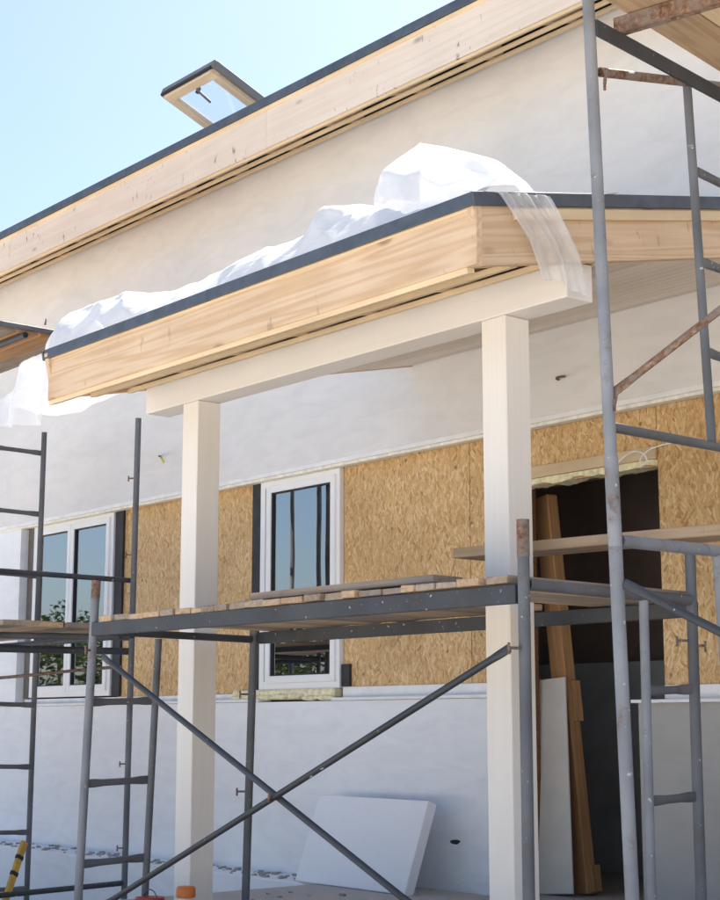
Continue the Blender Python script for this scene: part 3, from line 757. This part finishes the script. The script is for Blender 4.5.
# ------------------------------------------------------------------ right tower (stands turned and leaning a little)
U = ray(1594, 617).normalized()
T1 = 4.9
r0_, r1_ = ray(588, 0), ray(632, 900)
PB = r1_*T1; PT = r0_*(T1*r1_.dot(U)/r0_.dot(U))
Wd = (PT-PB).normalized(); NN = U.cross(Wd).normalized()
V = Vector((U.y, -U.x, 0)).normalized()                       # towards the right along the facade
def tp(x, y, off=0.0):
    d = ray(x, y); p = d*(PB.dot(NN)/d.dot(NN)); return p+V*off
rs = empty('scaffold', (PB.x, PB.y, GZ), 'tall leaning grey scaffold tower with ladder rungs at the right edge', 'scaffold', 'scaffolds')
footp = PB+Wd*((GZ-PB.z)/Wd.z); topp = PT+Wd*.9
mid = tp(612, 478)
tube('post', footp, mid, .0225, M_STEELL, rs); up_post = tube('post', mid-Wd*.0, topp, .0205, M_STEELL, rs)
tube('coupling', mid-Wd*.22, mid+Wd*.07, .0232, M_STEELR, up_post)
it, ib = tp(687, 84), tp(712, 446)
ip = tube('inner_post', it, ib, .0165, M_STEEL, rs)
wdt = (tp(720, 450)-tp(617, 428)).normalized()
outer = .36
def outp(p): return p+U*outer
tube('post', outp(ib)-Wd*2.6, outp(it)+Wd*1.0, .0205, M_STEELL, rs)
tube('transom', tp(600, 72), tp(600, 72)+(tp(720, 86)-tp(600, 72))*1.75, .0165, M_RUST, rs)
tube('transom', tp(611, 427), tp(611, 427)+(tp(712, 446)-tp(611, 427))*1.5, .0165, M_STEEL, rs)
for (xa, ya), (xb, yb) in (((698, 172), (720, 183)), ((702, 262), (720, 269)), ((708, 352), (720, 357))):
    a, c = tp(xa, ya), tp(xb, yb); tube('rung', a, a+(c-a).normalized()*.38, .016, M_STEEL, rs, True)
tube('transom', tp(620, 541), tp(620, 541)+(tp(716, 551)-tp(620, 541))*1.55, .021, M_STEELL, rs)
tube('inner_post', tp(717, 551), tp(742, 900), .019, M_STEELL, rs)
# flat bar, bearer and braces
pa, pb = tp(590, 29), tp(720, 99)
board('flat_bar', pa+V*.022, pa+V*.022+(pb-pa)*1.6, .012, .055, M_STEELD, rs, up=(0, 0, 1), bev=.001)
pa = tp(610, 391, .026)
d = ray(720, 310); nrm = V.cross(Vector((0, 0, 1)))
pb = d*(pa.dot(nrm)/d.dot(nrm)); tube('brace', pa-(pb-pa).normalized()*.02, pa+(pb-pa)*2.4, .013, M_RUST, rs, True)
pin(pa+Vector((0, 0, .0)), up_post, (0, -.3, -1), .05)
pa = tp(617, 584, .026); d = ray(720, 632)
pb = d*(pa.dot(nrm)/d.dot(nrm)); tube('brace', pa, pa+(pb-pa)*2.6, .014, M_STEELD, rs, True)
pin(tp(601, 72)+V*.02, up_post, (0, -.2, -1), .05)
S0 = tp(616, 36, .0)+Vector((0, 0, .03))
tube_b = board('bearer', S0-V*.0, S0+V*1.6, .035, .06, M_RUST, rs, bev=.002)
far_b = S0+U*1.1
board('bearer', far_b, far_b+V*1.6, .035, .06, M_RUST, rs, bev=.002)
pn = U.cross(V).normalized(); pn = pn if pn.z > 0 else -pn
def on_deck(x, y, lift):
    q = S0+pn*lift; d = ray(x, y); return d*(q.dot(pn)/d.dot(pn))
def along(p): return (p-S0).dot(V), (p-S0).dot(U)
v0, _ = along(on_deck(690, 50, .05)); w_ = .19
names = ['first', 'second', 'third', 'fourth']
for i in range(4):
    c = S0+pn*.052+V*(v0+w_*(i+.5))
    tag(board('plank', c-U*(.55+.06*i), c+U*1.3, w_-.006, .034, [M_PLANK, M_LATH, M_PLANK, M_LATH][i], up=pn, wob=.002),
        '%s plank from the left on the high deck of the right tower' % names[i], 'plank', 'planks of the right tower deck')
v1, u1 = along(on_deck(645, 21, .09))
c = S0+pn*.092+V*(v1+.11)
tag(board('plank', c+U*(u1-1.0), c+U*u1, .21, .036, M_LATH, up=pn, wob=.002), 'pale plank end lying across the top of the right tower deck', 'plank')

# ------------------------------------------------------------------ loose things on the porch
def quad_board(name, bl, br, tl, th, mat, label, cat):
    """sheet with bottom corners bl, br and top-left corner tl; thickness goes towards the wall"""
    bl, br, tl = map(Vector, (bl, br, tl)); ex = br-bl; ez = tl-bl
    nn = ex.cross(ez).normalized()
    if nn.y > 0: nn = -nn
    M = Matrix((ex.normalized(), nn.cross(ex.normalized())*-1, nn)).transposed()
    zax = ez.normalized(); xax = (ex-zax*ex.dot(zax)).normalized(); yax = zax.cross(xax)
    c = bl+ex/2+ez/2+yax*(th/2 if yax.y > 0 else -th/2)
    MM = Matrix((xax, yax, zax)).transposed().to_4x4(); MM.translation = c
    o = link(name, box_mesh(ex.length, th, ez.length, .004, mat), None, None, MM)
    return tag(o, label, cat)
quad_board('foam_board', (-8.15, 6.22, FLOOR+.006), (-7.07, 6.19, FLOOR+.006), (-8.145, 6.41, -.44), .07, M_EPS,
           'white insulation board leaning against the lower wall behind the crossed braces', 'board')
PQ = onY(531, 889, 6.82); PR = onY(573, 893, 6.84)
quad_board('plasterboard', (PQ.x, 6.82, FLOOR+.012), (PR.x, 6.84, FLOOR+.012), (PQ.x-.10, 6.90, .27), .0125, M_DRY,
           'beige plasterboard offcut leaning in the doorway behind the right column', 'board')
t0, t1 = onY(585, 888, 7.0), onY(544, 497, 7.02)
tb = board('timber_beam', (t0.x, 7.0, FLOOR+.01), (t1.x, 7.03, t1.z), .15, .075, M_TIMBER, up=(.2, 1, 0), bev=.005)
tag(tb, 'tall reddish timber beam leaning upright in the doorway', 'timber')
td = (Vector((t1.x, 7.03, t1.z))-Vector((t0.x, 7.0, FLOOR+.01))).normalized()
tc_ = Vector((t0.x, 7.0, FLOOR+.01))
sidev = td.cross(Vector((0, 1, 0))).normalized(); sidev = sidev if sidev.x > 0 else -sidev
board('cleat', tc_+td*.98+sidev*.088, tc_+td*1.22+sidev*.088, .028, .06, M_TIMBER, tb, up=(.2, 1, 0))
board('cleat', tc_+td*.01+sidev*.092, tc_+td*.16+sidev*.092, .035, .06, M_TIMBER, tb, up=(.2, 1, 0))
# level leaning at the far left
lv = onX(22, 842, -10.7); lv2 = onX(-4, 900, -10.55)
lev = board('spirit_level', (lv2.x, lv2.y, GZ+.0), (lv.x, lv.y+.02, lv.z), .028, .055, plain('level_yellow', (.62, .36, .06), .5, .2, 8), up=(.4, -1, 0))
tag(lev, 'yellow spirit level with black marks leaning at the left scaffold post', 'spirit level')
a, c = Vector((lv2.x, lv2.y, GZ)), Vector((lv.x, lv.y+.02, lv.z))
for t in (.25, .62, .8):
    p = a+(c-a)*t; board('marking', p, p+(c-a).normalized()*.03, .031, .058, M_BLACK, lev, up=(.4, -1, 0), bev=0)
# small bottle and can near the column foot
def lathe(name, prof, mat, parent=None, M=None, seg=24):
    v, f = [], []
    for r, z in prof:
        v += [(math.cos(2*math.pi*i/seg)*r, math.sin(2*math.pi*i/seg)*r, z) for i in range(seg)]
    for k in range(len(prof)-1):
        for i in range(seg): f.append((k*seg+i, k*seg+(i+1) % seg, (k+1)*seg+(i+1) % seg, (k+1)*seg+i))
    f.append(tuple(range(seg))[::-1]); f.append(tuple((len(prof)-1)*seg+i for i in range(seg)))
    return mesh_from(name, v, f, mat, parent, True, M)
bp = ray(186, 886)*((FLOOR+.208)/ray(186, 886).z)
bx_, by_ = bp.x, bp.y
bt = lathe('bottle', [(.05, 0), (.055, .01), (.055, .12), (.05, .135), (.036, .15), (.034, .165)], plain('bottle_white', (.75, .74, .72), .4, .05), None, Matrix.Translation((bx_, by_, FLOOR)))
tag(bt, 'white bottle with orange cap standing at the foot of the left column', 'bottle')
lathe('cap', [(.045, .155), (.047, .16), (.047, .195), (.042, .205), (.02, .208)], plain('cap_orange', (.72, .20, .04), .4, .1), bt, Matrix.Translation((bx_, by_, FLOOR)))
cp = ray(150, 897)*((FLOOR+.14)/ray(150, 897).z)
can = lathe('paint_can', [(.07, 0), (.072, .004), (.072, .13), (.075, .135), (.07, .14), (.03, .143)], plain('can_red', (.42, .05, .06), .4, .15), None, Matrix.Translation((cp.x, cp.y, FLOOR)))
tag(can, 'dark red can beside the bottle at the bottom edge', 'can')
handle_pts = [(cp.x-.07, cp.y, FLOOR+.12), (cp.x-.06, cp.y, FLOOR+.16), (cp.x, cp.y, FLOOR+.19), (cp.x+.06, cp.y, FLOOR+.16), (cp.x+.07, cp.y, FLOOR+.12)]
sweep('handle', handle_pts, .003, M_STEEL, can)
# cables
def cable(name, pts, r, mat, label): return tag(sweep(name, pts, r, mat), label, 'cable')
q = onY(163, 460, 6.56)
cb = cable('cable', [(q.x-.10, 6.60, q.z+.045), (q.x-.05, 6.54, q.z+.045), (q.x+.04, 6.5, q.z+.015), (q.x+.12, 6.47, q.z-.005)], .006, M_BLACK, 'short dark cable stub poking from the wall beside the tall left post')
sweep('cable_end', [(q.x+.10, 6.475, q.z-.002), (q.x+.14, 6.46, q.z-.02), (q.x+.155, 6.47, q.z-.05)], .009, plain('cable_yellow', (.6, .55, .06), .5), cb)
q = onY(556, 380, 6.58)
cable('cable', [(q.x, 6.61, q.z+.005), (q.x+.02, 6.54, q.z), (q.x+.05, 6.53, q.z+.005), (q.x+.10, 6.55, q.z)], .007, M_BROWNSTRIP, 'short cable stub in the wall right of the right column')
q = onY(648, 455, 6.66)
lp = [(q.x-.20, 6.64, q.z-.02), (q.x-.10, 6.62, q.z+.03), (q.x, 6.60, q.z+.02), (q.x+.05, 6.60, q.z-.03), (q.x+.02, 6.61, q.z-.07), (q.x-.04, 6.62, q.z-.04), (q.x, 6.63, q.z+.02), (q.x+.1, 6.65, q.z+.045), (q.x+.25, 6.68, q.z+.05)]
cable('cable', lp, .0045, M_TRIM, 'white looped cable hanging above the upper right corner of the doorway')
q = onY(455, 842, 6.6)
lump('wall_hole', (q.x, 6.603, q.z), (.05, .008, .014), M_DARKSTRIP, house, 4)
# mortar crumbs and scraps on the foundation ledge and slab
random.seed(5)
def scrap_mesh(cx, cy, cz, s):
    v = []
    for dx in (-1, 1):
        for dy in (-1, 1):
            for dz in (0, 1): v.append((cx+dx*s*random.uniform(.5, 1.2), cy+dy*s*random.uniform(.5, 1.2), cz+dz*s*random.uniform(.4, 1)))
    return v
vs_, fs = [], []
for i in range(160):
    s = random.uniform(.006, .022)
    x = random.uniform(-13, -8.1); y = random.uniform(6.31, 6.58); z = -.985
    if random.random() < .15: x = random.uniform(-7.9, -6.0); y = random.uniform(5.2, 6.58); z = FLOOR
    b = len(vs_); vs_ += scrap_mesh(x, y, z, s)
    fs += [tuple(b+i for i in f) for f in ((0, 1, 3, 2), (4, 6, 7, 5), (0, 4, 5, 1), (2, 3, 7, 6), (0, 2, 6, 4), (1, 5, 7, 3))]
tag(mesh_from('mortar_crumbs', vs_, fs, plain('mortar', (.35, .34, .32), .9, .3, 30)), 'grey mortar crumbs scattered along the foot of the wall', None, None, 'stuff')

# ------------------------------------------------------------------ trees across the yard (they show in the window panes)
def leaf_mat():
    mt, n, l, b = new_mat('far_foliage')
    src, _ = coords(n, l, rnd=False)
    n1 = nd(n, 'ShaderNodeTexNoise', Scale=1.2, Detail=4); l.new(src, n1.inputs[0])
    r1 = ramp(n, l, n1.outputs[0], [(.3, (.03, .055, .02)), (.7, (.09, .13, .045))])
    l.new(r1.outputs[0], b.inputs['Base Color']); b.inputs['Roughness'].default_value = .7; return mt
random.seed(21)
vs_, fs = [], []
for k in range(16):
    t = k/15
    cx, cy = -46+34*t+random.uniform(-1, 1), -6-22*t+random.uniform(-1, 1)
    h = random.uniform(4.2, 5.8)
    b = len(vs_)
    for s in range(7):
        an = s*math.tau/7
        vs_ += [(cx+.14*math.cos(an), cy+.14*math.sin(an), GZ), (cx+.06*math.cos(an), cy+.06*math.sin(an), GZ+h*.7)]
    for s in range(7):
        e = (s+1) % 7; fs.append((b+s*2, b+e*2, b+e*2+1, b+s*2+1))
    cl = [(Vector((random.gauss(0, 1.0), random.gauss(0, 1.0), h*random.uniform(.06, .85))), random.uniform(.6, 1.1)) for _ in range(18)]
    for _ in range(6000):
        c, rr = random.choice(cl)
        p = c+Vector((random.gauss(0, 1), random.gauss(0, 1), random.gauss(0, 1))).normalized()*rr*random.uniform(.5, 1)
        if p.z < .02: continue
        p += Vector((cx, cy, GZ))
        a1 = Vector((random.gauss(0, 1), random.gauss(0, 1), random.gauss(0, 1))).normalized(); a2 = a1.orthogonal().normalized()
        s = random.uniform(.05, .085); b = len(vs_)
        vs_ += [p-a1*s*1.6, p+a2*s*.7, p+a1*s*1.6, p-a2*s*.7]; fs.append((b, b+1, b+2, b+3))
tag(mesh_from('far_trees', vs_, fs, leaf_mat()), 'row of green trees across the yard, mirrored in the window panes', None, None, 'stuff')
